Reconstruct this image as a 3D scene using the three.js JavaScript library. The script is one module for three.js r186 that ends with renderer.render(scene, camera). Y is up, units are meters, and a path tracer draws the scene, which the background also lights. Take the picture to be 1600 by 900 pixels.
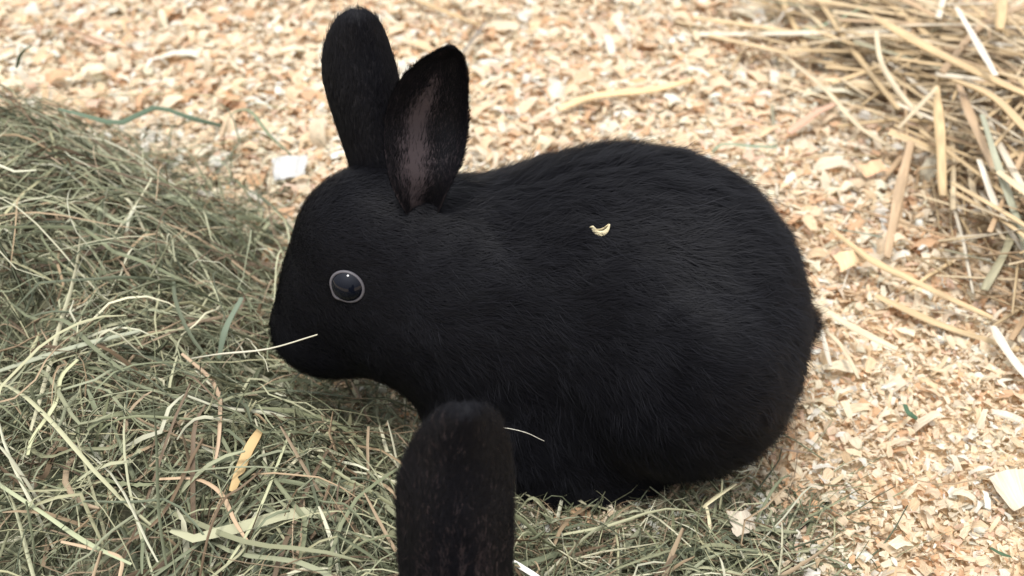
import * as THREE from 'three';

// ---------------------------------------------------------------- camera, sky, sun, exposure
const scene = new THREE.Scene();
const camera = new THREE.PerspectiveCamera(28, 16 / 9, 0.02, 30);
camera.position.set(0, 0.5, 0.557);
camera.rotation.set(-35 * Math.PI / 180, 0, 0);
camera.focus = 0.62;
camera.userData.fStop = 8;
scene.add(camera);

const SUN = new THREE.Vector3(-0.12, 1, 0.30).normalize();
{ // overcast sky: soft bright cloud, brighter overhead and round the veiled sun
  const w = 128, h = 64, d = new Float32Array(w * h * 4);
  for (let j = 0; j < h; j++) for (let i = 0; i < w; i++) {
    const el = ((j + 0.5) / h - 0.5) * Math.PI, az = ((i + 0.5) / w - 0.5) * 2 * Math.PI;
    const dir = [Math.cos(el) * Math.cos(az), Math.sin(el), Math.cos(el) * Math.sin(az)];
    const up = Math.max(0, dir[1]);
    const s = Math.max(0, dir[0] * SUN.x + dir[1] * SUN.y + dir[2] * SUN.z);
    const L = 0.30 + 0.68 * up + 0.40 * s ** 6;
    const k = (j * w + i) * 4;
    d[k] = L * 0.98; d[k + 1] = L * 1.0; d[k + 2] = L * 1.05; d[k + 3] = 1;
  }
  const sky = new THREE.DataTexture(d, w, h, THREE.RGBAFormat, THREE.FloatType);
  sky.mapping = THREE.EquirectangularReflectionMapping;
  sky.magFilter = sky.minFilter = THREE.LinearFilter;
  sky.needsUpdate = true;
  scene.background = sky;
  scene.environment = sky;
}
const sun = new THREE.DirectionalLight(new THREE.Color(1, 0.965, 0.92), 1.4);
sun.position.copy(SUN).multiplyScalar(3);
sun.castShadow = true;
sun.shadow.radius = 22;
sun.shadow.mapSize.set(2048, 2048);
Object.assign(sun.shadow.camera, { left: -1, right: 1, top: 1, bottom: -1, near: 0.5, far: 6 });
scene.add(sun, sun.target);

const renderer = new THREE.WebGLRenderer({ antialias: true });
renderer.toneMapping = THREE.LinearToneMapping;
renderer.toneMappingExposure = 2.1;
renderer.shadowMap.enabled = true;

// ---------------------------------------------------------------- helpers
let seed = 7;
function rnd() { seed |= 0; seed = seed + 0x6D2B79F5 | 0; let t = Math.imul(seed ^ seed >>> 15, 1 | seed); t = t + Math.imul(t ^ t >>> 7, 61 | t) ^ t; return ((t ^ t >>> 14) >>> 0) / 4294967296; }
const U = (a, b) => a + (b - a) * rnd();
const gauss = () => Math.sqrt(-2 * Math.log(1 - rnd() * 0.9999)) * Math.cos(6.2832 * rnd());
const clamp = (v, a = 0, b = 1) => Math.min(b, Math.max(a, v));
const smooth = (a, b, v) => { const t = clamp((v - a) / (b - a)); return t * t * (3 - 2 * t); };
const lerp = (a, b, t) => a + (b - a) * t;
function hash(x, y, z) { let h = Math.imul(x, 374761393) + Math.imul(y, 668265263) + Math.imul(z, 2147483647 ^ 0x5bd1e995) | 0; h = Math.imul(h ^ h >>> 13, 1274126177); return ((h ^ h >>> 16) >>> 0) / 4294967296; }
function noise(x, y, z = 0) {
  const X = Math.floor(x), Y = Math.floor(y), Z = Math.floor(z);
  let u = x - X, v = y - Y, w = z - Z; u = u * u * (3 - 2 * u); v = v * v * (3 - 2 * v); w = w * w * (3 - 2 * w);
  const q = (k) => lerp(lerp(hash(X, Y, Z + k), hash(X + 1, Y, Z + k), u), lerp(hash(X, Y + 1, Z + k), hash(X + 1, Y + 1, Z + k), u), v);
  return lerp(q(0), q(1), w) * 2 - 1;
}
const V = (a) => new THREE.Vector3(a[0], a[1], a[2]);
const sub = (a, b) => [a[0] - b[0], a[1] - b[1], a[2] - b[2]];
const add = (a, b, s = 1) => [a[0] + b[0] * s, a[1] + b[1] * s, a[2] + b[2] * s];
const dot = (a, b) => a[0] * b[0] + a[1] * b[1] + a[2] * b[2];
const cross = (a, b) => [a[1] * b[2] - a[2] * b[1], a[2] * b[0] - a[0] * b[2], a[0] * b[1] - a[1] * b[0]];
const unit = (a) => { const l = Math.hypot(a[0], a[1], a[2]) || 1; return [a[0] / l, a[1] / l, a[2] / l]; };
const mix3 = (a, b, t) => [lerp(a[0], b[0], t), lerp(a[1], b[1], t), lerp(a[2], b[2], t)];

// collects triangles with a colour per vertex (linear values)
class Soup {
  constructor() { this.p = []; this.c = []; this.i = []; this.uv = []; }
  v(p, c, u = 0, w = 0) { this.p.push(p[0], p[1], p[2]); this.c.push(c[0], c[1], c[2]); this.uv.push(u, w); return this.p.length / 3 - 1; }
  t(a, b, c) { this.i.push(a, b, c); }
  q(a, b, c, d) { this.i.push(a, b, c, a, c, d); }
  geometry() {
    const g = new THREE.BufferGeometry();
    g.setAttribute('position', new THREE.BufferAttribute(new Float32Array(this.p), 3));
    g.setAttribute('color', new THREE.BufferAttribute(new Float32Array(this.c), 3));
    g.setAttribute('uv', new THREE.BufferAttribute(new Float32Array(this.uv), 2));
    g.setIndex(this.i); g.computeVertexNormals();
    return g;
  }
}
const taken = {};
function named(n) { const k = taken[n] = (taken[n] ?? -1) + 1; return k ? `${n}_${String(k).padStart(3, '0')}` : n; }
function mesh(name, geometry, material, parent) {
  const m = new THREE.Mesh(geometry, material); m.castShadow = m.receiveShadow = true;
  m.name = parent === scene ? named(name) : name; parent.add(m); return m;
}
function stuff(m) { m.userData.kind = 'stuff'; return m; }
function tag(o, label, category, group) { o.userData = { label, category }; if (group) o.userData.group = group; return o; }
function place(m, at) { m.position.set(...at); return m; }

// streaky fibre texture (wood grain, straw)
function fibreTexture(lo, across, along, s) {
  const n = 256, d = new Uint8Array(n * n * 4);
  for (let y = 0; y < n; y++) for (let x = 0; x < n; x++) {
    const a = noise(x * across / 16, y * along / 64, s), b = noise(x * across / 5, y * along / 40, s + 9), c = noise(x / 3, y / 3, s + 20);
    const v = clamp(lo + (1 - lo) * (0.62 + 0.25 * a + 0.2 * b + 0.08 * c));
    const k = (y * n + x) * 4; d[k] = d[k + 1] = d[k + 2] = Math.round(255 * v); d[k + 3] = 255;
  }
  const t = new THREE.DataTexture(d, n, n); t.colorSpace = THREE.SRGBColorSpace;
  t.wrapS = t.wrapT = THREE.MirroredRepeatWrapping; t.magFilter = THREE.LinearFilter; t.needsUpdate = true; return t;
}
const grain = fibreTexture(0.75, 1, 1, 1);
const woodMat = new THREE.MeshStandardMaterial({ vertexColors: true, map: grain, roughness: 0.8, side: THREE.DoubleSide });
const strawMat = new THREE.MeshPhysicalMaterial({ vertexColors: true, map: grain, roughness: 0.5, specularIntensity: 0.7, side: THREE.DoubleSide });
const thinWoodMat = new THREE.MeshPhysicalMaterial({ vertexColors: true, map: grain, roughness: 1, transmission: 0.35, thickness: 0, specularIntensity: 0.3, side: THREE.DoubleSide });
const hayMat = new THREE.MeshPhysicalMaterial({ vertexColors: true, roughness: 0.62, specularIntensity: 0.5, side: THREE.DoubleSide });

// ---------------------------------------------------------------- ground: a bed of wood shavings
const groundY = (x, z) => 0.006 * noise(x * 9, z * 9, 3) + 0.004 * noise(x * 26, z * 26, 5) - 0.004;
const bed = new THREE.Group(); bed.name = 'shavings_ground'; bed.userData.kind = 'structure'; scene.add(bed);
const woodTones = [[[0.86, 0.68, 0.47], 36], [[0.89, 0.76, 0.57], 32], [[0.82, 0.62, 0.40], 15], [[0.76, 0.49, 0.29], 6], [[0.83, 0.60, 0.44], 6], [[0.90, 0.84, 0.72], 12], [[0.58, 0.38, 0.22], 1]];
function pickTone(list) { let s = 0; for (const t of list) s += t[1]; let r = rnd() * s; for (const t of list) { r -= t[1]; if (r <= 0) return t[0]; } return list[0][0]; }
function patchTone(x, z) { const n = noise(x * 55, z * 55, 12) + 0.5 * noise(x * 120, z * 120, 14); return rnd() < 0.25 ? (n > 0.35 ? woodTones[3][0] : n > 0.1 ? woodTones[2][0] : n < -0.35 ? woodTones[5][0] : woodTones[1][0]) : pickTone(woodTones); }
function vary(c, a = 0.12) { const k = 1 + U(-a, a), h = U(-a, a) * 0.4; return [clamp(c[0] * k, 0, 0.9), clamp(c[1] * k * (1 - h * 0.3), 0, 0.9), clamp(c[2] * k * (1 - h), 0, 0.9)]; }
{
  const S = new Soup(), n = 150, ext = 1.6;
  for (let j = 0; j <= n; j++) for (let i = 0; i <= n; i++) {
    const x = (i / n - 0.5) * 2 * ext, z = (j / n - 0.5) * 2 * ext - 0.3, k = 0.9 + 0.1 * noise(x * 60, z * 60);
    S.v([x, groundY(x, z) - 0.002, z], [0.88 * k, 0.69 * k, 0.46 * k], x * 20, z * 20);
  }
  for (let j = 0; j < n; j++) for (let i = 0; i < n; i++) { const a = j * (n + 1) + i; S.q(a, a + n + 1, a + n + 2, a + 1); }
  mesh('sawdust_base', S.geometry(), woodMat, bed);
}
// one curled shaving: length l, width w, total curl angle; appended to S in the frame o (origin) / e1 (along) / e2 (across) / e3 (up)
function shaving(S, o, e1, e2, e3, l, w, curl, c, segs = 4) {
  const taper0 = U(0.35, 1), taper1 = U(0.25, 1), skew = U(-0.5, 0.5) * w, tw = U(-0.5, 0.5), cup = U(-0.18, 0.25) * w;
  const u0 = rnd() * 4, v0 = rnd() * 4;
  let px = 0, py = 0, th = -curl / 2, prev = null;
  for (let k = 0; k <= segs; k++) {
    const t = k / segs, ww = w * 0.5 * lerp(lerp(taper0, 1, Math.min(1, t * 2.5)), taper1, Math.max(0, t * 2.5 - 1.5)) * U(0.7, 1.2);
    const tv = tw * (t - 0.5), lift = Math.sin(tv) * ww, off = skew * (t - 0.5);
    const b = add(add(o, e1, px - 0.5 * l * (Math.abs(curl) > 3 ? 0.3 : 0.85)), e3, py);
    const q = [add(add(b, e2, -ww + off), e3, -lift + cup), add(add(b, e2, ww + off), e3, lift + cup)];
    const row = [S.v(q[0], c, u0, v0 + t * l * 60), S.v(q[1], c, u0 + w * 90, v0 + t * l * 60)];
    if (prev) S.q(prev[0], row[0], row[1], prev[1]);
    prev = row; px += Math.cos(th) * l / segs; py += Math.sin(th) * l / segs; th += curl / segs;
  }
}
function frame(tilt) {
  const a = rnd() * 6.2832, n = unit([gauss() * tilt, 1, gauss() * tilt]);
  const e1 = unit(cross([Math.cos(a), 0, Math.sin(a)], n)); return [e1, cross(n, e1), n];
}
// hay covers the ground to the left and in front; outline on the ground, in metres
const hayEdge = [[-0.9, -0.52], [-0.46, -0.40], [-0.32, -0.355], [-0.185, -0.25], [-0.09, -0.11], [-0.02, 0.03], [0.02, 0.076], [0.05, 0.078], [0.09, 0.058], [0.155, 0.055], [0.172, 0.12], [0.14, 0.4], [-0.9, 0.4]];
function hayInside(x, z) { // signed distance, positive inside
  let d = 1e9, inside = false;
  for (let i = 0, j = hayEdge.length - 1; i < hayEdge.length; j = i++) {
    const [ax, az] = hayEdge[j], [bx, bz] = hayEdge[i], t = clamp(((x - ax) * (bx - ax) + (z - az) * (bz - az)) / ((bx - ax) ** 2 + (bz - az) ** 2));
    d = Math.min(d, Math.hypot(x - ax - t * (bx - ax), z - az - t * (bz - az)));
    if ((az > z) !== (bz > z) && x < (bx - ax) * (z - az) / (bz - az) + ax) inside = !inside;
  }
  return inside ? d : -d;
}
function hayY(x, z) {
  const s = hayInside(x, z) + 0.018 * noise(x * 14, z * 14, 8);
  const m = smooth(-0.01, 0.15, s), g = (cx, cz, rx, rz) => Math.exp(-(((x - cx) / rx) ** 2) - ((z - cz) / rz) ** 2);
  return groundY(x, z) + m * (0.012 + 0.092 * g(-0.46, -0.21, 0.28, 0.30) + 0.026 * g(-0.17, 0.10, 0.16, 0.15) + 0.034 * g(-0.085, 0.075, 0.055, 0.045) + 0.014 * noise(x * 12, z * 12, 2)) + 0.004 * smooth(-0.02, 0.03, s);
}
const halfView = (z) => 0.4432 * ((0.557 - z) * 0.819 + 0.287);
{
  const S = new Soup(); let made = 0;
  while (made < 150000) {
    const z = -0.98 + 1.24 * Math.pow(rnd(), 0.8), x = U(-1, 1) * (halfView(z) + 0.13);
    const hs = hayInside(x, z); if (hs > (x > -0.1 ? 0.03 : 0.09)) continue;
    const coarse = smooth(0.1, -0.6, z), k = lerp(0.48, 1.0, coarse) * Math.exp(gauss() * 0.45);
    const [e1, e2, e3] = frame(lerp(0.42, 0.24, coarse));
    shaving(S, [x, groundY(x, z) + U(-0.003, 0.006) + (rnd() < 0.2 ? 0.003 : 0), z], e1, e2, e3, 0.0092 * k * U(0.6, 1.6), 0.0040 * k * U(0.5, 1.6), U(-1, 1) * U(0.3, 5), vary(patchTone(x, z)), rnd() < 0.6 ? 3 : 4);
    made++;
  }
  stuff(mesh('loose_shavings', S.geometry(), thinWoodMat, bed));
  made = 0;
  while (made < 300) { // the largest, lying on top
    const z = -0.8 + 0.98 * Math.pow(rnd(), 0.7), x = U(-1, 1) * halfView(z);
    if (hayInside(x, z) > 0.0 || (x > -0.09 && x < 0.19 && z > -0.1 && z < 0.1)) continue;
    const L = new Soup(), [e1, e2, e3] = frame(0.3), k = lerp(0.8, 1.2, smooth(0.1, -0.6, z));
    shaving(L, [0, 0, 0], e1, e2, e3, U(0.008, 0.018) * k, U(0.0035, 0.008) * k, U(-1, 1) * U(0.4, 2.6), vary(pickTone(woodTones)), 6);
    place(mesh('wood_shaving', L.geometry(), thinWoodMat, bed), [x, groundY(x, z) + 0.009, z]); made++;
  }
}

// ---------------------------------------------------------------- stems: blades of hay and straw along a curve
function catmull(pts, n) {
  const c = new THREE.CatmullRomCurve3(pts.map(V)); return c.getPoints(n).map((p) => [p.x, p.y, p.z]);
}
// a stem of flattened section through pts; width(t) in metres
function stem(S, pts, width, flat, c, sides = 3, roll = 0, rollEnd = roll) {
  const n = pts.length - 1; let prev = null, side = null; const u0 = rnd() * 5, v0 = rnd() * 5; let run = 0;
  for (let k = 0; k <= n; k++) {
    const d = unit(sub(pts[Math.min(n, k + 1)], pts[Math.max(0, k - 1)]));
    if (!side) side = unit(cross(d, Math.abs(d[1]) > 0.9 ? [1, 0, 0] : [0, 1, 0])); else side = unit(add(side, d, -dot(side, d)));
    const up = cross(side, d), a = lerp(roll, rollEnd, k / n), w = width(k / n) * 0.5, ring = [];
    if (k) run += Math.hypot(...sub(pts[k], pts[k - 1]));
    const s2 = add([side[0] * Math.cos(a), side[1] * Math.cos(a), side[2] * Math.cos(a)], up, Math.sin(a));
    const u2 = cross(s2, d);
    for (let j = 0; j < sides; j++) { const th = j / sides * 6.2832 + (sides === 3 ? 0.5236 : 0.3); ring.push(S.v(add(add(pts[k], s2, Math.cos(th) * w), u2, Math.sin(th) * w * flat), c, u0 + j / sides * w * 120, v0 + run * 18)); }
    if (prev) for (let j = 0; j < sides; j++) S.q(prev[j], ring[j], ring[(j + 1) % sides], prev[(j + 1) % sides]);
    else for (let j = 2; j < sides; j++) S.t(ring[0], ring[j - 1], ring[j]);
    prev = ring;
  }
  for (let j = 2; j < sides; j++) S.t(prev[0], prev[j], prev[j - 1]);
}
const hayTones = [[[0.15, 0.16, 0.093], 20], [[0.23, 0.235, 0.145], 24], [[0.09, 0.10, 0.06], 15], [[0.32, 0.31, 0.19], 16], [[0.29, 0.215, 0.135], 10], [[0.13, 0.09, 0.055], 8], [[0.46, 0.44, 0.31], 9]];
function hayPath(x, z, len, lift, segs) {
  let a = rnd() * 6.2832; if (rnd() < 0.3) a = U(-0.5, 0.5) + (rnd() < 0.5 ? 0 : Math.PI) - 0.35;
  const bend = gauss() * (rnd() < 0.65 ? 3 : 12), wob = U(0.5, 1.2), ph = rnd() * 9, pts = [], arc = gauss() * 0.008, slope = gauss() * 0.02, kinky = rnd() < 0.35 ? 0.3 : 0.05;
  let cx = x, cz = z, sl = 0;
  for (let k = 0; k <= segs; k++) {
    const t = k / segs, h = hayY(cx, cz);
    pts.push([cx, Math.max(groundY(cx, cz) + 0.003, h + lift + arc * Math.sin(t * Math.PI) + slope * (t - 0.5) + sl + 0.004 * Math.sin(ph + t * 8 * wob)), cz]);
    a += (bend + 6 * Math.sin(ph * 2 + t * 9 * wob)) * len / segs; if (rnd() < kinky) { a += U(-1.3, 1.3); sl += gauss() * 0.003; }
    cx += Math.cos(a) * len / segs; cz += Math.sin(a) * len / segs;
  }
  return pts;
}
const heap = new THREE.Group(); heap.name = named('hay_heap'); scene.add(heap);
tag(heap, 'heap of dry grey-green hay that the black rabbit is nosing into', 'hay');
{
  const B = new Soup(), n = 90; // packed hay inside the heap
  const x0 = -0.85, x1 = 0.2, z0 = -0.5, z1 = 0.36;
  for (let j = 0; j <= n; j++) for (let i = 0; i <= n; i++) {
    const x = lerp(x0, x1, i / n), z = lerp(z0, z1, j / n), k = 0.9 + 0.2 * noise(x * 120, z * 40, 4);
    const s = smooth(0, 0.05, hayInside(x, z));
    B.v([x, lerp(groundY(x, z) - 0.02, hayY(x, z) - 0.026, s), z], [0.21 * k, 0.205 * k, 0.125 * k], x * 30, z * 30);
  }
  for (let j = 0; j < n; j++) for (let i = 0; i < n; i++) { const a = j * (n + 1) + i; B.q(a, a + n + 1, a + n + 2, a + 1); }
  mesh('packed_hay', B.geometry(), hayMat, heap);
  const S = new Soup(); let made = 0;
  while (made < 9600) {
    const z = U(-0.46, 0.27), x = U(-0.66, 0.16); if (Math.abs(x) > halfView(z) + 0.1) continue;
    const s = hayInside(x, z); if (s < -0.015 || rnd() > 0.3 + 0.7 * smooth(-0.015, x > -0.1 ? 0.02 : 0.06, s)) continue;
    const pts = hayPath(x, z, U(0.02, 0.11), U(-0.022, 0.004), 8), w = 0.0013 * Math.exp(gauss() * 0.6), r = U(-0.9, 0.9);
    stem(S, pts, (t) => w * (0.35 + 0.65 * Math.sin(Math.PI * (0.12 + 0.8 * t))), U(0.08, 0.4), vary(pickTone(hayTones), 0.2), 3, r, r + gauss() * 1.5); made++;
  }
  for (let k = 0; k < 1300; k++) { // trampled hay along the rabbit's belly and in front of it
    const x = U(-0.1, 0.15), z = U(0.055, 0.2), w = 0.0013 * Math.exp(gauss() * 0.5), r = U(-0.9, 0.9); if (hayInside(x, z) < 0.004) continue;
    stem(S, hayPath(x, z, U(0.02, 0.1), U(-0.004, 0.005), 8), (t) => w * (0.35 + 0.65 * Math.sin(Math.PI * (0.12 + 0.8 * t))), U(0.1, 0.4), vary(pickTone(hayTones), 0.2), 3, r, r + gauss());
  }
  for (let k = 0; k < 500; k++) { // loose wisps strayed over the edge of the heap
    const e = Math.floor(U(0, 10)), t = rnd(), x = lerp(hayEdge[e][0], hayEdge[e + 1][0], t) + gauss() * 0.03, z = lerp(hayEdge[e][1], hayEdge[e + 1][1], t) + gauss() * 0.03, w = U(0.0006, 0.0014);
    if (x < -0.7) continue;
    stem(S, hayPath(x, z, U(0.03, 0.09), U(0.002, 0.008), 7), (q) => w * (1 - 0.6 * q), 0.4, vary(pickTone(hayTones), 0.2), 3, rnd());
  }
  for (let k = 0; k < 420; k++) { // wisps arching up along the back of the heap
    const e = Math.floor(U(0, 4)), t = rnd(), x = lerp(hayEdge[e][0], hayEdge[e + 1][0], t) + gauss() * 0.02 - 0.03, z = lerp(hayEdge[e][1], hayEdge[e + 1][1], t) + gauss() * 0.03 + 0.05, w = U(0.0008, 0.0022);
    if (x < -0.66) continue;
    const up = U(0.005, 0.04), n = 9, p = hayPath(x, z, U(0.05, 0.16), 0.0, n).map((q, i) => [q[0], q[1] + up * Math.sin(i / n * Math.PI * U(0.75, 0.9)), q[2]]);
    stem(S, p, (q) => w * (1 - 0.6 * q), 0.3, vary(pickTone(hayTones), 0.2), 3, rnd());
  }
  stuff(mesh('loose_hay', S.geometry(), hayMat, heap));
  made = 0;
  while (made < 300) {
    const z = U(-0.40, 0.2), x = U(-0.5, 0.14); if (Math.abs(x) > halfView(z)) continue;
    const s = hayInside(x, z); if (s < 0.01) continue;
    const L = new Soup(), pts = hayPath(x, z, U(0.07, 0.19), U(0.003, 0.011), 10).map((p) => sub(p, [x, 0, z])), w = U(0.0013, 0.0034), r = U(-0.5, 0.5);
    stem(L, pts, (t) => w * (0.4 + 0.6 * Math.sin(Math.PI * (0.12 + 0.8 * t))), U(0.12, 0.35), vary(pickTone(hayTones), 0.18), 3, r, r + gauss());
    place(mesh('hay_stem', L.geometry(), hayMat, heap), [x, 0, z]); made++;
  }
}

// ---------------------------------------------------------------- straw
const strawTones = [[[0.57, 0.42, 0.235], 40], [[0.64, 0.51, 0.325], 28], [[0.43, 0.295, 0.17], 22], [[0.68, 0.60, 0.46], 8], [[0.33, 0.30, 0.19], 7]];
function stalk(pts, w, flat, c, parent, name, taper = 0.15) {
  const o = pts[0], L = new Soup(), p = catmull(pts.map((q) => sub(q, o)), 7), wob = U(0.05, 0.15), ph = rnd() * 6;
  stem(L, p, (t) => w * (1 - taper * t) * (1 + wob * Math.sin(ph + t * 9)), flat, c, 6, U(-0.4, 0.4));
  return place(mesh(name, L.geometry(), strawMat, parent), o);
}
const strawHeap = new THREE.Group(); strawHeap.name = named('straw_heap'); scene.add(strawHeap);
tag(strawHeap, 'loose heap of golden straw stalks lying on the shavings behind the rabbit', 'straw');
const strawSpine = [[0.42, -0.62], [0.49, -0.47], [0.47, -0.32], [0.42, -0.18]];
function strawY(x, z) { let d = 9; for (let i = 0; i < 3; i++) { const [ax, az] = strawSpine[i], [bx, bz] = strawSpine[i + 1], t = clamp(((x - ax) * (bx - ax) + (z - az) * (bz - az)) / ((bx - ax) ** 2 + (bz - az) ** 2)); d = Math.min(d, Math.hypot(x - ax - t * (bx - ax), z - az - t * (bz - az)) * (1 + 0.5 * smooth(-0.4, -0.15, z))); } return 0.058 * Math.exp(-((d / 0.11) ** 2)); }
{
  let made = 0;
  while (made < 290) {
    const z = U(-0.85, -0.1), x = U(0.2, 0.75); if (rnd() > (strawY(x, z) / 0.058) ** 1.3 || x > halfView(z) + 0.12) continue;
    const len = U(0.07, 0.26), a = z < -0.38 && rnd() < 0.65 ? U(0.1, 0.8) : U(0.6, 2.4), y = groundY(x, z) + strawY(x, z) * Math.pow(rnd(), 0.6) + 0.008, sl = gauss() * 0.1, b = gauss() * 0.004;
    const e = [Math.cos(a), sl, Math.sin(a)], pts = [-0.5, 0, 0.5].map((t) => { const px = x + e[0] * len * t + (t ? 0 : b * e[2]), pz = z + e[2] * len * t - (t ? 0 : b * e[0]); return [px, Math.max(groundY(px, pz) + 0.007, Math.min(y + e[1] * len * t, strawY(px, pz) + 0.02)), pz]; });
    stalk(pts, U(0.003, 0.0085), U(0.15, 0.45), vary(pickTone(strawTones)), strawHeap, 'straw_stalk'); made++;
  }
  const S = new Soup(); made = 0; // finer broken straw under and between the stalks
  while (made < 700) {
    const z = U(-0.88, -0.1), x = U(0.18, 0.78); if (rnd() > (strawY(x, z) / 0.058) ** 0.8 || x > halfView(z) + 0.12) continue;
    const len = U(0.03, 0.12), a = U(0, 3.14), y = groundY(x, z) + strawY(x, z) * rnd() * 0.9 + 0.006, w = U(0.0012, 0.0045);
    stem(S, [-0.5, 0, 0.5].map((t) => { const px = x + Math.cos(a) * len * t, pz = z + Math.sin(a) * len * t; return [px, Math.max(groundY(px, pz) + 0.005, Math.min(y + gauss() * 0.004, strawY(px, pz) + 0.014)), pz]; }), (t) => w * (1 - 0.3 * t), 0.3, vary(pickTone(strawTones), 0.2).map((v) => v * 0.9), 4, rnd()); made++;
  }
  stuff(mesh('broken_straw', S.geometry(), strawMat, strawHeap));
}

// ---------------------------------------------------------------- loose things lying about, one by one
const onHay = (pts, up = 0.006) => pts.map(([x, y, z]) => [x, Math.max(hayY(x, z) + up, groundY(x, z) + 0.006), z]);
function blade(name, label, category, pts, w, flat, c, material = strawMat, n = 9, group, roll = U(-0.3, 0.3)) {
  const o = pts[0], L = new Soup(), p = catmull(pts.map((q) => sub(q, o)), n), wob = U(0.04, 0.12), ph = rnd() * 6;
  stem(L, p, (t) => w * (0.45 + 0.55 * Math.sin(Math.PI * (0.15 + 0.72 * t))) * (1 + wob * Math.sin(ph + t * 11)), flat, c, 6, roll, roll + gauss() * 0.3);
  return tag(place(mesh(name, L.geometry(), material, scene), o), label, category, group);
}
// thin curved wooden flake through four corners
function flake(label, corners, c, thick = 0.0009, cup = 0.0018) {
  const o = corners[0], S = new Soup(), n = 4, up = unit(cross(sub(corners[1], corners[0]), sub(corners[3], corners[0]))), s = up[1] < 0 ? -1 : 1, F = [[], []];
  for (let f = 0; f < 2; f++) for (let j = 0; j <= n; j++) for (let i = 0; i <= n; i++) {
    const u = i / n, v = j / n, jag = (i % n && j % n) ? 0 : U(-0.0016, 0.0016);
    const p = add(mix3(mix3(corners[0], corners[1], u), mix3(corners[3], corners[2], u), v), up, s * (cup * Math.sin(u * 3.14) - f * thick));
    F[f].push(S.v(add(sub(p, o), [jag, 0, jag]), c, u * 1.3, v * 0.4));
  }
  for (let j = 0; j < n; j++) for (let i = 0; i < n; i++) { const a = j * (n + 1) + i; for (const f of [0, 1]) S.q(F[f][a], F[f][a + n + 1], F[f][a + n + 2], F[f][a + 1]); }
  const rim = []; for (let i = 0; i < n; i++) rim.push(i); for (let j = 0; j < n; j++) rim.push(j * (n + 1) + n); for (let i = n; i > 0; i--) rim.push(n * (n + 1) + i); for (let j = n; j > 0; j--) rim.push(j * (n + 1));
  rim.forEach((a, k) => { const b = rim[(k + 1) % rim.length]; S.q(F[0][a], F[0][b], F[1][b], F[1][a]); });
  return tag(place(mesh('wood_flake', S.geometry(), woodMat, scene), o), label, 'wood flake');
}
flake('broad white wood flake lying on the shavings in front of the rabbit\'s forehead', [[-0.2101, 0.014, -0.3339], [-0.1782, 0.018, -0.3323], [-0.1788, 0.012, -0.3058], [-0.2022, 0.01, -0.3038]], [0.52, 0.515, 0.49]);
flake('large square cream wood flake on the shavings, far from the hay and straw', [[0.2839, 0.014, 0.0565], [0.3081, 0.016, 0.0537], [0.3036, 0.01, 0.0762], [0.2904, 0.01, 0.0809]], [0.66, 0.56, 0.42]);
flake('pale wood flake at the end of the hay below the rabbit\'s haunch', [[0.1238, 0.016, 0.0892], [0.1356, 0.014, 0.0852], [0.1399, 0.01, 0.0973], [0.1264, 0.012, 0.1031]], [0.60, 0.52, 0.40]);
flake('small orange-brown wood flake on the shavings below the straw heap', [[0.3017, 0.014, -0.3224], [0.3187, 0.017, -0.3261], [0.3244, 0.012, -0.3169], [0.303, 0.01, -0.3093]], [0.72, 0.45, 0.26]);
flake('narrow white wood flake on the shavings right of the rabbit\'s haunch', [[0.3073, 0.014, -0.0031], [0.3224, 0.014, 0.0049], [0.3203, 0.012, 0.0087], [0.3057, 0.012, 0.0007]], [0.68, 0.58, 0.45]);
flake('tan wood flake standing tilted in the shavings behind the rabbit\'s rump', [[0.2457, 0.016, -0.1784], [0.2643, 0.02, -0.1812], [0.2687, 0.012, -0.1739], [0.2474, 0.01, -0.1647]], [0.76, 0.55, 0.32]);

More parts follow.
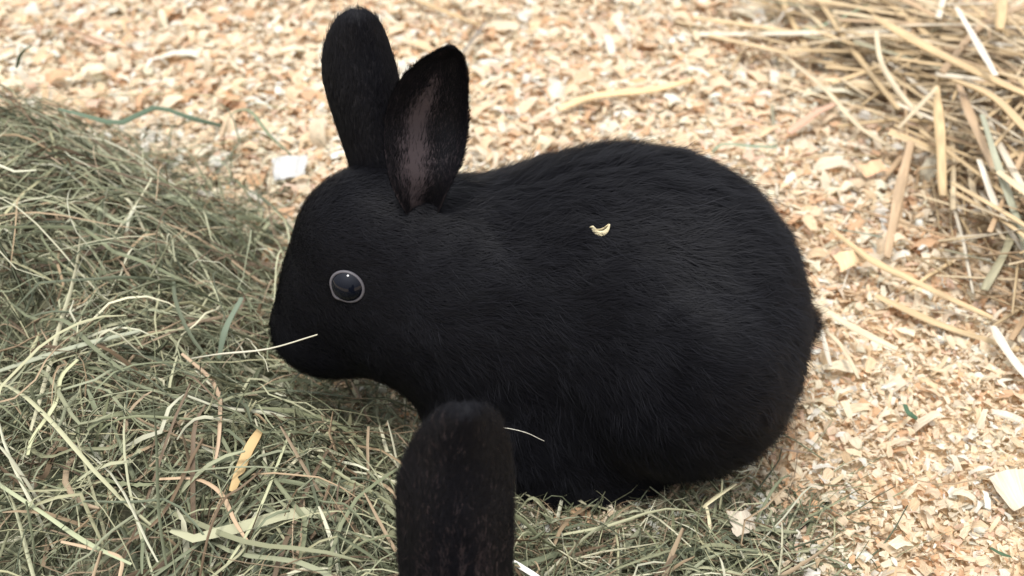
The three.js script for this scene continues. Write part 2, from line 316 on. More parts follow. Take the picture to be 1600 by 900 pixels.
// straw strays
const gold = [0.57, 0.41, 0.22], paleStraw = [0.62, 0.51, 0.34], whiteStraw = [0.66, 0.59, 0.47], tanStraw = [0.50, 0.35, 0.21];
const ST = [
  ['thick golden straw blade slanting across the top of the straw heap', [[0.3501, 0.075, -0.5034], [0.3868, 0.075, -0.4173], [0.4414, 0.07, -0.3395]], 0.0125, gold],
  ['broad upright tan straw blade leaning on the front of the straw heap', [[0.3736, 0.062, -0.378], [0.36, 0.045, -0.3083], [0.3522, 0.02, -0.2599]], 0.0095, gold],
  ['thin pale straw stalk crossing behind the broad upright straw blade', [[0.3382, 0.035, -0.3511], [0.3532, 0.052, -0.3567], [0.3687, 0.068, -0.3639]], 0.005, paleStraw],
  ['kinked pale straw stalk hanging from the thick golden blade', [[0.3466, 0.07, -0.484], [0.3398, 0.06, -0.4301], [0.3506, 0.045, -0.4076], [0.3677, 0.03, -0.3796]], 0.006, paleStraw],
  ['white-tipped straw stalk lying on top of the straw heap', [[0.4213, 0.09, -0.4914], [0.4125, 0.09, -0.4009], [0.4111, 0.085, -0.3504]], 0.0078, whiteStraw],
  ['wide straw leaf standing at the back of the straw heap', [[0.477, 0.09, -0.5279], [0.4592, 0.09, -0.4786], [0.449, 0.085, -0.4507]], 0.0115, gold],
  ['grey-green stem sloping down the right side of the straw heap', [[0.3928, 0.065, -0.3158], [0.3845, 0.055, -0.2461], [0.3854, 0.04, -0.2027], [0.3816, 0.025, -0.146]], 0.007, [0.40, 0.40, 0.28]],
  ['white straw stalk sloping down beside the grey-green stem', [[0.377, 0.05, -0.2657], [0.3772, 0.035, -0.2109], [0.3846, 0.025, -0.163]], 0.0075, whiteStraw],
  ['long tan straw stalk lying below the straw heap toward the rabbit\'s rump', [[0.2477, 0.018, -0.2195], [0.2692, 0.02, -0.1662], [0.3026, 0.018, -0.1314], [0.3381, 0.016, -0.0973]], 0.0065, gold],
  ['weathered tan straw blade pointing from the heap toward the long stalk', [[0.3457, 0.03, -0.3344], [0.317, 0.022, -0.2627], [0.2848, 0.016, -0.1749]], 0.0095, tanStraw],
  ['thick pale straw stalk just behind the rabbit\'s tail', [[0.2136, 0.02, -0.1126], [0.2356, 0.018, -0.0849], [0.2616, 0.016, -0.0615]], 0.0065, paleStraw],
  ['short white straw tip poking out below the rabbit\'s tail', [[0.2152, 0.016, -0.0838], [0.2126, 0.018, -0.0596], [0.2106, 0.02, -0.0386]], 0.004, whiteStraw],
  ['thin straw stalk curving away below the rabbit\'s tail', [[0.2179, 0.016, -0.0838], [0.2243, 0.018, -0.0596], [0.2278, 0.016, -0.0302]], 0.004, paleStraw],
  ['split whitish straw blade at the foot of the straw heap', [[0.3343, 0.018, -0.0849], [0.333, 0.02, -0.0536], [0.3398, 0.016, -0.0262]], 0.008, whiteStraw],
  ['broad tan straw blade lying on the shavings behind the rabbit\'s back', [[0.0436, 0.012, -0.4356], [0.0797, 0.016, -0.4549], [0.1363, 0.016, -0.469], [0.1859, 0.012, -0.504]], 0.0105, [0.70, 0.50, 0.27]],
  ['golden straw stalk lying behind the ears at the back of the shavings', [[-0.1252, 0.014, -0.725], [-0.0783, 0.016, -0.673], [-0.0334, 0.014, -0.6338]], 0.010, gold],
  ['second paler straw stalk lying behind the ears, crossing the golden one', [[-0.0734, 0.014, -0.721], [-0.0427, 0.018, -0.6717], [0, 0.014, -0.6631]], 0.007, paleStraw],
  ['dark grey stem leaning up just behind the tip of the near ear', [[-0.0518, 0.012, -0.5634], [-0.0404, 0.018, -0.5893], [-0.0276, 0.02, -0.6298]], 0.0035, [0.20, 0.17, 0.14]],
  ['reddish-brown stem lying on the shavings behind the hay heap', [[-0.5551, 0.014, -0.6126], [-0.4882, 0.018, -0.6205], [-0.4367, 0.018, -0.5859], [-0.3684, 0.014, -0.5523]], 0.006, [0.36, 0.21, 0.12]],
  ['pinkish brown straw blade between the rabbit\'s back and the straw heap', [[0.2508, 0.014, -0.3821], [0.2783, 0.018, -0.4101], [0.3082, 0.016, -0.441]], 0.010, [0.58, 0.36, 0.24]],
  ['long pale stalk running from the straw heap toward the rabbit\'s back', [[0.2754, 0.014, -0.5686], [0.3023, 0.018, -0.4648], [0.3176, 0.016, -0.3883], [0.3394, 0.014, -0.3491]], 0.0075, paleStraw],
  ['golden straw blade lying along the left edge of the straw heap', [[0.313, 0.016, -0.4835], [0.3452, 0.024, -0.4927], [0.3811, 0.04, -0.4975]], 0.009, gold],
  ['straight straw stalk propped on the back edge of the straw heap', [[0.2922, 0.03, -0.5443], [0.3668, 0.05, -0.5211], [0.4182, 0.065, -0.4549]], 0.006, [0.60, 0.47, 0.30]],
  ['long straw blade lying across the right side of the straw heap', [[0.3858, 0.07, -0.3739], [0.4066, 0.072, -0.3378], [0.4255, 0.06, -0.2853]], 0.012, gold],
  ['tan straw blade hanging down the middle of the straw heap', [[0.3973, 0.06, -0.3889], [0.3897, 0.055, -0.3239], [0.3944, 0.035, -0.2609]], 0.009, tanStraw],
  ['thin brown twig lying on the shavings beside the square cream flake', [[0.2206, 0.014, 0.0522], [0.238, 0.016, 0.0634], [0.2608, 0.014, 0.0646], [0.3124, 0.016, 0.0482]], 0.0013, [0.34, 0.24, 0.14]],
  ['thin dark twig lying beside the rabbit\'s haunch', [[0.1499, 0.014, 0.028], [0.1657, 0.016, 0.037], [0.1832, 0.012, 0.0362]], 0.0018, [0.22, 0.16, 0.11]],
];
for (const [label, pts, w, c] of ST) blade('straw_stalk', label, 'straw', pts, w, U(0.2, 0.4), vary(c, 0.06), strawMat, 9);
// green blades on the shavings
const GR = [
  ['dark green grass blade bent in a wave behind the hay heap', [[-0.3558, 0.095, -0.2667], [-0.3374, 0.09, -0.2656], [-0.3135, 0.08, -0.2721], [-0.2933, 0.075, -0.3098], [-0.2689, 0.06, -0.3199], [-0.253, 0.04, -0.3462]], 0.0052, [0.10, 0.14, 0.09]],
  ['long straw-green stem lying level behind the dark green blade', [[-0.3528, 0.1, -0.2735], [-0.3275, 0.07, -0.3445], [-0.2768, 0.035, -0.4152], [-0.2111, 0.014, -0.4315]], 0.0034, [0.38, 0.36, 0.20]],
  ['short green loop of grass standing at the back of the hay heap', [[-0.4212, 0.09, -0.3549], [-0.4123, 0.105, -0.3525], [-0.403, 0.11, -0.3569]], 0.0045, [0.13, 0.17, 0.11]],
  ['green hooked grass stem on the shavings before the rabbit\'s brow', [[-0.2595, 0.014, -0.3734], [-0.248, 0.04, -0.3685], [-0.2321, 0.045, -0.3659], [-0.213, 0.03, -0.3487], [-0.1947, 0.012, -0.3446]], 0.0032, [0.17, 0.20, 0.12]],
  ['fine green stem on the shavings over the rabbit\'s rump', [[0.176, 0.014, -0.3456], [0.1856, 0.018, -0.3524], [0.2099, 0.016, -0.3537], [0.2359, 0.014, -0.3551]], 0.003, [0.18, 0.24, 0.16]],
  ['green stem arching at the back left of the straw heap', [[0.2666, 0.016, -0.6183], [0.2985, 0.02, -0.6016], [0.3384, 0.03, -0.6051], [0.3859, 0.04, -0.6339]], 0.004, [0.22, 0.28, 0.18]],
  ['small dark green leaf scrap on the shavings right of the haunch', [[0.2509, 0.016, -0.0045], [0.2501, 0.018, 0.0058], [0.2559, 0.014, 0.0067]], 0.004, [0.06, 0.11, 0.06]],
  ['dark green leaf scrap on the shavings near the square cream flake', [[0.2658, 0.014, 0.1144], [0.2684, 0.016, 0.12], [0.276, 0.012, 0.1191]], 0.003, [0.06, 0.10, 0.05]],
  ['thin grey-green stem on the shavings behind the rump', [[0.2572, 0.014, -0.2183], [0.2723, 0.018, -0.2063], [0.2914, 0.014, -0.2061]], 0.0026, [0.16, 0.18, 0.13]],
];
for (const [label, pts, w, c] of GR) blade('grass_blade', label, 'grass', pts, w, 0.22, c, hayMat, 12);
// hay lying on top of the heap
blade('hay_wisp', 'pale hay stem held in front of the rabbit\'s muzzle', 'hay', [[-0.1946, 0.062, 0.0061], [-0.1689, 0.0843, 0.03], [-0.1366, 0.0998, 0.045], [-0.1069, 0.1151, 0.052]], 0.0018, 0.6, [0.50, 0.47, 0.36], hayMat, 12, undefined, 0);
blade('hay_leaf', 'papery yellow-brown leaf lying on the hay', 'leaf', onHay([[-0.1367, 0.045, 0.0869], [-0.1414, 0.045, 0.1004], [-0.1475, 0.045, 0.12]], 0.011), 0.0062, 0.16, [0.46, 0.32, 0.15], hayMat, 9, undefined, 0.1);
const HS = [
  ['long pinkish tan hay stem curving down over the hay heap', [[-0.2018, 0.06, 0.0017], [-0.1845, 0.06, 0.0147], [-0.1706, 0.055, 0.0424], [-0.1615, 0.05, 0.0725], [-0.1581, 0.045, 0.0979], [-0.1595, 0.04, 0.1086]], 0.0028, [0.40, 0.29, 0.19]],
  ['tan hay stem bending down under the yellow-brown leaf', [[-0.1888, 0.05, 0.1088], [-0.1674, 0.05, 0.1117], [-0.1537, 0.05, 0.1197], [-0.1439, 0.045, 0.1347], [-0.135, 0.045, 0.1466]], 0.0026, [0.42, 0.30, 0.19]],
  ['pink-brown hay stem with a square bend low on the heap', [[-0.2346, 0.055, 0.1404], [-0.2138, 0.055, 0.144], [-0.2023, 0.055, 0.1474], [-0.2011, 0.05, 0.1575]], 0.0026, [0.42, 0.31, 0.20]],
  ['broad pale grey-green hay blade lying across the middle of the heap', [[-0.3133, 0.08, 0.0091], [-0.2824, 0.078, 0.0115], [-0.2568, 0.075, 0.0102], [-0.2274, 0.07, -0.0058]], 0.0046, [0.30, 0.31, 0.22]],
  ['wide dusky green hay blade stuck upright beside the rabbit\'s nose', [[-0.1791, 0.06, 0.0036], [-0.1749, 0.075, -0.0057], [-0.1672, 0.085, -0.0253]], 0.0052, [0.13, 0.16, 0.11]],
  ['long pale green hay stem running up the heap at its front corner', [[-0.2779, 0.07, 0.1113], [-0.2475, 0.062, 0.1268], [-0.2214, 0.055, 0.1404], [-0.1967, 0.05, 0.1498]], 0.003, [0.34, 0.36, 0.22]],
  ['bright straw-green hay stem bent like a hook on the heap', [[-0.2551, 0.07, 0.0253], [-0.2599, 0.07, 0.04], [-0.2583, 0.068, 0.0602], [-0.2641, 0.065, 0.0835], [-0.2625, 0.06, 0.096]], 0.003, [0.42, 0.42, 0.25]],
  ['pale stem leaning up from the hay in the foreground', [[-0.147, 0.04, 0.1592], [-0.1343, 0.045, 0.1356], [-0.122, 0.045, 0.0803]], 0.0022, [0.38, 0.38, 0.23]],
  ['white twig lying in the hay at the foot of the foreground ear', [[-0.0017, 0.03, 0.1371], [0.0061, 0.03, 0.1432], [0.0167, 0.028, 0.1501]], 0.0036, [0.78, 0.76, 0.70]],
  ['pale straw lying on the hay below the rabbit\'s belly', [[0.1087, 0.02, 0.0896], [0.117, 0.024, 0.0849], [0.129, 0.026, 0.0767]], 0.0036, [0.60, 0.54, 0.34]],
  ['short upright straw standing below the pale straw by the belly', [[0.1105, 0.022, 0.091], [0.111, 0.02, 0.099], [0.1113, 0.016, 0.1049]], 0.0024, [0.56, 0.50, 0.32]],
  ['whitish hay wisp poking out behind the foreground ear', [[-0.0241, 0.03, 0.0698], [-0.0099, 0.0991, 0.11], [0.005, 0.0965, 0.11], [0.0168, 0.0852, 0.105]], 0.0014, [0.60, 0.57, 0.48]],
];
for (const [label, pts, w, c] of HS) blade('hay_wisp', label, 'hay', /wisp|twig|belly|upright/.test(label) ? pts : onHay(pts, 0.010), w, 0.3, c, hayMat, 14);


// ---------------------------------------------------------------- rabbits
// implicit body: smooth union of ellipsoids [centre, semi-axes, turn about z, softness of the join]
function blobField(blobs, k) {
  const B = blobs.map(([c, r, rz = 0, kk = k]) => {
    const m = new THREE.Matrix4().makeRotationFromEuler(new THREE.Euler(0, 0, rz)).transpose().elements; return { c, r, m, kk };
  });
  return (x, y, z) => {
    let d = 1e3;
    for (const { c, r, m, kk } of B) {
      const a = x - c[0], b = y - c[1], e = z - c[2];
      const X = (m[0] * a + m[4] * b + m[8] * e) / r[0], Y = (m[1] * a + m[5] * b + m[9] * e) / r[1], Z = (m[2] * a + m[6] * b + m[10] * e) / r[2];
      const k0 = Math.hypot(X, Y, Z), k1 = Math.hypot(X / r[0], Y / r[1], Z / r[2]) || 1e-6, s = k0 * (k0 - 1) / k1;
      const h = Math.max(kk - Math.abs(d - s), 0) / kk; d = Math.min(d, s) - h * h * kk * 0.25;
    }
    return d;
  };
}
function gradient(f, p) { const e = 0.0012; return unit([f(p[0] + e, p[1], p[2]) - f(p[0] - e, p[1], p[2]), f(p[0], p[1] + e, p[2]) - f(p[0], p[1] - e, p[2]), f(p[0], p[1], p[2] + e) - f(p[0], p[1], p[2] - e)]); }
function surfaceNet(f, lo, hi, h) {
  const n = [0, 1, 2].map((i) => Math.ceil((hi[i] - lo[i]) / h) + 1), id = (i, j, k) => (k * n[1] + j) * n[0] + i;
  const F = new Float32Array(n[0] * n[1] * n[2]), vert = new Int32Array(F.length).fill(-1), pos = [], tri = [];
  for (let k = 0; k < n[2]; k++) for (let j = 0; j < n[1]; j++) for (let i = 0; i < n[0]; i++) F[id(i, j, k)] = f(lo[0] + i * h, lo[1] + j * h, lo[2] + k * h);
  for (let k = 0; k < n[2] - 1; k++) for (let j = 0; j < n[1] - 1; j++) for (let i = 0; i < n[0] - 1; i++) {
    let cx = 0, cy = 0, cz = 0, cnt = 0;
    const edge = (a, b, c, d, e, g) => { const u = F[id(i + a, j + b, k + c)], w = F[id(i + d, j + e, k + g)]; if ((u < 0) !== (w < 0)) { const t = u / (u - w); cx += a + (d - a) * t; cy += b + (e - b) * t; cz += c + (g - c) * t; cnt++; } };
    for (let a = 0; a < 2; a++) for (let b = 0; b < 2; b++) { edge(0, a, b, 1, a, b); edge(a, 0, b, a, 1, b); edge(a, b, 0, a, b, 1); }
    if (cnt) { vert[id(i, j, k)] = pos.length / 3; pos.push(lo[0] + (i + cx / cnt) * h, lo[1] + (j + cy / cnt) * h, lo[2] + (k + cz / cnt) * h); }
  }
  const quad = (a, b, c, d, flip) => { if (a < 0 || b < 0 || c < 0 || d < 0) return; if (flip) tri.push(a, c, b, a, d, c); else tri.push(a, b, c, a, c, d); };
  for (let k = 1; k < n[2] - 1; k++) for (let j = 1; j < n[1] - 1; j++) for (let i = 1; i < n[0] - 1; i++) {
    const s = F[id(i, j, k)] < 0;
    if (s !== F[id(i + 1, j, k)] < 0) quad(vert[id(i, j - 1, k - 1)], vert[id(i, j, k - 1)], vert[id(i, j, k)], vert[id(i, j - 1, k)], !s);
    if (s !== F[id(i, j + 1, k)] < 0) quad(vert[id(i - 1, j, k - 1)], vert[id(i - 1, j, k)], vert[id(i, j, k)], vert[id(i, j, k - 1)], !s);
    if (s !== F[id(i, j, k + 1)] < 0) quad(vert[id(i - 1, j - 1, k)], vert[id(i, j - 1, k)], vert[id(i, j, k)], vert[id(i - 1, j, k)], !s);
  }
  const nor = new Float32Array(pos.length);
  for (let i = 0; i < pos.length; i += 3) { const g = gradient(f, [pos[i], pos[i + 1], pos[i + 2]]); nor.set(g, i); }
  const g = new THREE.BufferGeometry();
  g.setAttribute('position', new THREE.BufferAttribute(new Float32Array(pos), 3));
  g.setAttribute('normal', new THREE.BufferAttribute(nor, 3));
  g.setIndex(tri); return g;
}
const coatMat = new THREE.MeshPhysicalMaterial({ color: new THREE.Color().setRGB(0.004, 0.004, 0.005), roughness: 0.9, specularIntensity: 0.2, side: THREE.DoubleSide });
const furMat = new THREE.MeshPhysicalMaterial({ vertexColors: true, roughness: 0.58, specularIntensity: 0.3, side: THREE.DoubleSide });
const earMat = new THREE.MeshPhysicalMaterial({ vertexColors: true, roughness: 0.65, specularIntensity: 0.35, side: THREE.DoubleSide });
const black = [0.0052, 0.0052, 0.0072];
// count hairs over a geometry; flow(p, n) gives the lie of the coat, look(p, n) -> [length, lift, keep, colour, width] or null
function growFur(geometry, count, flow, look) {
  const P = geometry.attributes.position.array, N = geometry.attributes.normal.array, I = geometry.index.array, nt = I.length / 3, cum = new Float64Array(nt); let s = 0;
  for (let t = 0; t < nt; t++) { const a = I[t * 3] * 3, b = I[t * 3 + 1] * 3, c = I[t * 3 + 2] * 3; s += Math.hypot(...cross([P[b] - P[a], P[b + 1] - P[a + 1], P[b + 2] - P[a + 2]], [P[c] - P[a], P[c + 1] - P[a + 1], P[c + 2] - P[a + 2]])); cum[t] = s; }
  const pos = new Float32Array(count * 15), col = new Float32Array(count * 15), nrm = new Float32Array(count * 15), idx = new Uint32Array(count * 9); let made = 0, tries = 0;
  while (made < count && tries++ < count * 12) {
    const r = rnd() * s; let lo = 0, hi = nt - 1; while (lo < hi) { const m = (lo + hi) >> 1; if (cum[m] < r) lo = m + 1; else hi = m; }
    let u = rnd(), v = rnd(); if (u + v > 1) { u = 1 - u; v = 1 - v; }
    const at = (A) => { const q = [0, 0, 0]; for (let k = 0; k < 3; k++) q[k] = A[I[lo * 3] * 3 + k] * (1 - u - v) + A[I[lo * 3 + 1] * 3 + k] * u + A[I[lo * 3 + 2] * 3 + k] * v; return q; };
    const p = at(P), n = unit(at(N)), l = look(p, n); if (!l || rnd() > l[2]) continue;
    const guard = rnd() < 0.04, len = l[0] * Math.exp(gauss() * 0.2) * (guard ? 1.35 : 1), lift = l[1] * (guard ? 1.7 : 1);
    let f = flow(p, n); f = unit(add(f, n, -dot(f, n)));
    const sd = cross(n, f), jx = noise(p[0] * 260, p[1] * 260, p[2] * 260) * 0.35 + noise(p[0] * 75, p[1] * 75, p[2] * 75 + 30) * 0.45 + gauss() * 0.12;
    f = unit(add(f, sd, jx));
    const cs = len * 0.85, ci = [Math.floor(p[0] / cs), Math.floor(p[1] / cs), Math.floor(p[2] / cs)], h1 = hash(ci[0], ci[1], ci[2]), h2 = hash(ci[1] + 7, ci[2], ci[0]), h3 = hash(ci[2] + 3, ci[0], ci[1]);
    const cc = [(ci[0] + 0.2 + 0.6 * h1) * cs, (ci[1] + 0.2 + 0.6 * h2) * cs, (ci[2] + 0.2 + 0.6 * h3) * cs]; let pull = sub(cc, p); pull = add(pull, n, -dot(pull, n));
    f = unit(add(add(f, sd, (h1 - 0.5) * 0.7), pull, 0.55 / cs));
    const li = lift * (0.75 + 0.6 * h2 + 0.8 * noise(p[0] * 110, p[1] * 110, p[2] * 110 + 50)) + gauss() * 0.05;
    const d0 = unit(add(f, n, li + 0.25)), d1 = unit(add(f, n, li - 0.22)), side = unit(cross(d0, n)), w = l[4] || 0.00026;
    const m = add(p, d0, len * 0.5), tip = add(m, d1, len * 0.5), c = l[3] || black, k = made * 15, kk = Math.exp(gauss() * 0.25);
    const q = [add(p, side, w * 0.5), add(p, side, -w * 0.5), add(m, side, w * 0.42), add(m, side, -w * 0.42), tip], n0 = unit(cross(side, d0)), n1 = unit(cross(side, d1));
    const sg = dot(n0, n) < 0 ? -1 : 1;
    for (let j = 0; j < 5; j++) for (let e = 0; e < 3; e++) { pos[k + j * 3 + e] = q[j][e]; col[k + j * 3 + e] = c[e] * kk; nrm[k + j * 3 + e] = sg * (j < 2 ? n0[e] : j < 4 ? (n0[e] + n1[e]) * 0.5 : n1[e]); }
    const b = made * 5; idx.set([b, b + 3, b + 1, b, b + 2, b + 3, b + 2, b + 4, b + 3], made * 9); made++;
  }
  const g = new THREE.BufferGeometry();
  g.setAttribute('position', new THREE.BufferAttribute(pos.slice(0, made * 15), 3)); g.setAttribute('color', new THREE.BufferAttribute(col.slice(0, made * 15), 3)); g.setAttribute('normal', new THREE.BufferAttribute(nrm.slice(0, made * 15), 3));
  g.setIndex(new THREE.BufferAttribute(idx.slice(0, made * 9), 1)); return g;
}
// cupped ear shell: left and right rims in metres from base to tip; hollow pushed along 'back' by depth; inner colour on the hollow
function earShell(L, R, back, depth, thick, inner, outer, hollowAt = 0.5) {
  const rows = 26, cols = 14, cl = new THREE.CatmullRomCurve3(L.map(V)), cr = new THREE.CatmullRomCurve3(R.map(V)), S = new Soup(), face = [[], []];
  for (let f = 0; f < 2; f++) for (let j = 0; j <= rows; j++) {
    const t = j / rows, a = cl.getPoint(t), b = cr.getPoint(t), row = [], wd = a.distanceTo(b);
    for (let i = 0; i <= cols; i++) {
      const u = i / cols, e = u < hollowAt ? u / hollowAt : (1 - u) / (1 - hollowAt), cup = Math.pow(Math.sin(e * Math.PI / 2), 0.8) * Math.min(depth, wd * 0.42);
      const edge = Math.sin(u * Math.PI), th = thick * (0.12 + 0.88 * Math.min(1, edge * 1.5)) * (1 - smooth(0.93, 1, t) * 0.6);
      const q = [a.x + (b.x - a.x) * u + back[0] * (cup + f * th), a.y + (b.y - a.y) * u + back[1] * (cup + f * th), a.z + (b.z - a.z) * u + back[2] * (cup + f * th)];
      row.push(S.v(q, f ? outer : inner(u, t)));
    }
    face[f].push(row);
  }
  for (let j = 0; j < rows; j++) for (let i = 0; i < cols; i++) {
    S.q(face[0][j][i], face[0][j][i + 1], face[0][j + 1][i + 1], face[0][j + 1][i]);
    S.q(face[1][j][i], face[1][j + 1][i], face[1][j + 1][i + 1], face[1][j][i + 1]);
  }
  for (let j = 0; j < rows; j++) { S.q(face[0][j][0], face[0][j + 1][0], face[1][j + 1][0], face[1][j][0]); S.q(face[0][j][cols], face[1][j][cols], face[1][j + 1][cols], face[0][j + 1][cols]); }
  for (let i = 0; i < cols; i++) { S.q(face[0][rows][i], face[0][rows][i + 1], face[1][rows][i + 1], face[1][rows][i]); S.q(face[0][0][i], face[1][0][i], face[1][0][i + 1], face[0][0][i + 1]); }
  const mid = L.length >> 1;
  if (dot(cross(sub(R[mid], L[mid]), sub(L[mid + 1], L[mid - 1])), back) > 0) for (let k = 0; k < S.i.length; k += 3) { const t = S.i[k]; S.i[k] = S.i[k + 1]; S.i[k + 1] = t; }
  return S.geometry();
}
const rabbit = new THREE.Group(); rabbit.name = named('rabbit'); rabbit.position.set(0.03, 0, 0); scene.add(rabbit);
tag(rabbit, 'black rabbit crouching in profile with both ears upright beside the hay', 'rabbit');
const RO = [0.03, 0, 0], loc = (p) => sub(p, RO);
const field = blobField([
  [loc([0.0915, 0.0839, -0.0055]), [0.0830, 0.0970, 0.0835], 0.14],
  [loc([0.0452, 0.1002, -0.0079]), [0.0947, 0.0847, 0.0744], 0.26],
  [loc([-0.0111, 0.0917, -0.0021]), [0.0727, 0.0691, 0.0600], -0.12],
  [loc([-0.0417, 0.1081, -0.004]), [0.0500, 0.0597, 0.0488], 0.30],
  [loc([-0.0675, 0.1484, 0.003]), [0.0357, 0.0264, 0.0220], 0.21],
  [loc([-0.0811, 0.1636, -0.002]), [0.016, 0.014, 0.022], 0.6],
  [loc([-0.0771, 0.1045, 0.0007]), [0.0374, 0.0385, 0.0371], 0.13],
  [loc([-0.0882, 0.1388, 0.0001]), [0.0298, 0.0358, 0.0284], 0.50],
  [loc([-0.1157, 0.1002, 0.0013]), [0.0200, 0.0290, 0.0206], -0.12],
  [loc([-0.1283, 0.0793, 0]), [0.0105, 0.0095, 0.0104], 0.20],
  [loc([-0.1091, 0.0685, 0.0005]), [0.0186, 0.0115, 0.0171], -0.02],
  [loc([0.0957, 0.0837, 0.044]), [0.0484, 0.0597, 0.0480], 0.52],
  [loc([0.1049, 0.1021, 0.06]), [0.0370, 0.0500, 0.0350], 0.55, 0.006],
  [loc([0.1239, 0.0228, -0.05]), [0.0580, 0.0620, 0.0420], 0.50],
  [loc([0.0486, -0.0106, 0.0582]), [0.0400, 0.0200, 0.0140], 0.07],
  [loc([0.0197, 0.0278, 0.02]), [0.0600, 0.0480, 0.0480], 0.05],
  [loc([-0.0223, 0.0432, 0.0293]), [0.0190, 0.0430, 0.0200], -0.07],
], 0.03);
const ground = (f) => (x, y, z) => Math.max(f(x, y, z), 0.002 - y);
const bodyField = ground(field);
const bodyGeo = surfaceNet(bodyField, [-0.2, -0.004, -0.13], [0.2, 0.22, 0.13], 0.0026);
mesh('body', bodyGeo, coatMat, rabbit);
// where the eye sits on the side of the head
let eyeAt = loc([-0.0846, 0.1602, 0.07]); { const d = unit([-0.1424, -0.5722, -0.8201]); for (let k = 0; k < 200 && bodyField(...eyeAt) > 0; k++) eyeAt = add(eyeAt, d, 0.0005); }
const eyeN = unit(add(gradient(field, eyeAt), [0, 0.1, 0.6]));
const eyeMat = new THREE.MeshPhysicalMaterial({ color: new THREE.Color().setRGB(0.004, 0.005, 0.009), roughness: 0.05, ior: 1.376, specularIntensity: 0.65 });
const rimMat = new THREE.MeshPhysicalMaterial({ color: new THREE.Color().setRGB(0.080, 0.074, 0.082), roughness: 0.5 });
const eye = mesh('eye', new THREE.SphereGeometry(0.0108, 32, 24), eyeMat, rabbit);
eye.position.set(...add(eyeAt, eyeN, -0.0052));
{
  const ex = unit(cross([0, 1, 0], eyeN)), ey = cross(eyeN, ex), pts = [];
  for (let k = 0; k < 28; k++) {
    const a = k / 28 * 6.2832, corner = Math.exp(-(((a - 3.95) / 0.28) ** 2)), r = 0.0092 + 0.0012 * corner - 0.0004 * Math.cos(2 * a - 1.2);
    pts.push(V(sub(add(add(add(eyeAt, ex, Math.cos(a) * r), ey, Math.sin(a) * r * 0.94), eyeN, 0.0006), [eye.position.x, eye.position.y, eye.position.z])));
  }
  mesh('eyelid', new THREE.TubeGeometry(new THREE.CatmullRomCurve3(pts, true), 64, 0.00095, 7, true), rimMat, eye);
}
const coatFlow = (p, n) => {
  const back = smooth(-0.16, -0.02, p[0]), low = smooth(0.15, 0.06, p[1]);
  const front = smooth(0.06, -0.06, p[0]) * back;
  return [1 - 0.55 * front * low, -0.12 - 0.75 * low * back - 0.4 * smooth(0.08, 0.17, p[0]), 0.05 * n[2]];
};
const coatLook = (p, n) => {
  if (p[1] < 0.006) return null;
  const de = Math.hypot(...sub(p, eyeAt)); if (de < 0.0108) return null;
  const head = smooth(-0.055, -0.095, p[0]), len = lerp(0.0135, 0.0048, head) * smooth(0.008, 0.02, de + 0.002) * (p[1] < 0.03 ? 0.6 : 1);
  const seen = n[2] * 0.8 + n[1] * 0.6 > -0.3 ? 1 : 0.25;
  return [len, lerp(0.26, 0.2, head), seen, black, lerp(0.0003, 0.00024, head)];
};
stuff(mesh('fur', growFur(bodyGeo, 230000, coatFlow, coatLook), furMat, rabbit));
{ // tail tuft
  const c = loc([0.174, 0.0737, -0.012]), S = new THREE.SphereGeometry(0.007, 16, 12); S.translate(...c);
  stuff(mesh('tail_tuft', growFur(S, 5000, () => [0.9 + gauss() * 0.3, 0.1 + gauss() * 0.4, gauss() * 0.4], () => [0.013, 0.7, 1, rnd() < 0.4 ? [0.018, 0.012, 0.009] : black, 0.00022]), furMat, rabbit));
}
function buildEar(parent, L, R, back, depth, skin, hairs, innerKeep, hollowAt, outerLook = () => [0.8, black]) {
  const g = earShell(L, R, back, depth, 0.0024, (u, t) => skin, [0.012, 0.011, 0.0125], hollowAt);
  const ear = mesh('ear', g, earMat, parent);
  const axis = unit(sub(L[L.length - 1], mix3(L[0], R[0], 0.5)));
  const cl = new THREE.CatmullRomCurve3(L.map(V)), cr = new THREE.CatmullRomCurve3(R.map(V)), base = mix3(L[0], R[0], 0.5), len = dot(sub(L[L.length - 1], base), axis);
  const look = (p, n) => {
    const t = clamp(dot(sub(p, base), axis) / len, 0, 1), a = cl.getPoint(t), b = cr.getPoint(t), w = sub([b.x, b.y, b.z], [a.x, a.y, a.z]), ww = dot(w, w), u = ww < 1e-9 ? 0.5 : clamp(dot(sub(p, [a.x, a.y, a.z]), w) / ww);
    const inside = dot(n, back) < 0;
    const ol = outerLook(u, t);
    return [inside ? 0.0035 : 0.0045, 0.08, inside ? innerKeep(u, t) : ol[0], inside ? black : ol[1], inside ? 0.00016 : 0.00022];
  };
  stuff(mesh('ear_fur', growFur(g, hairs, () => axis, look), furMat, ear));
  return ear;
}
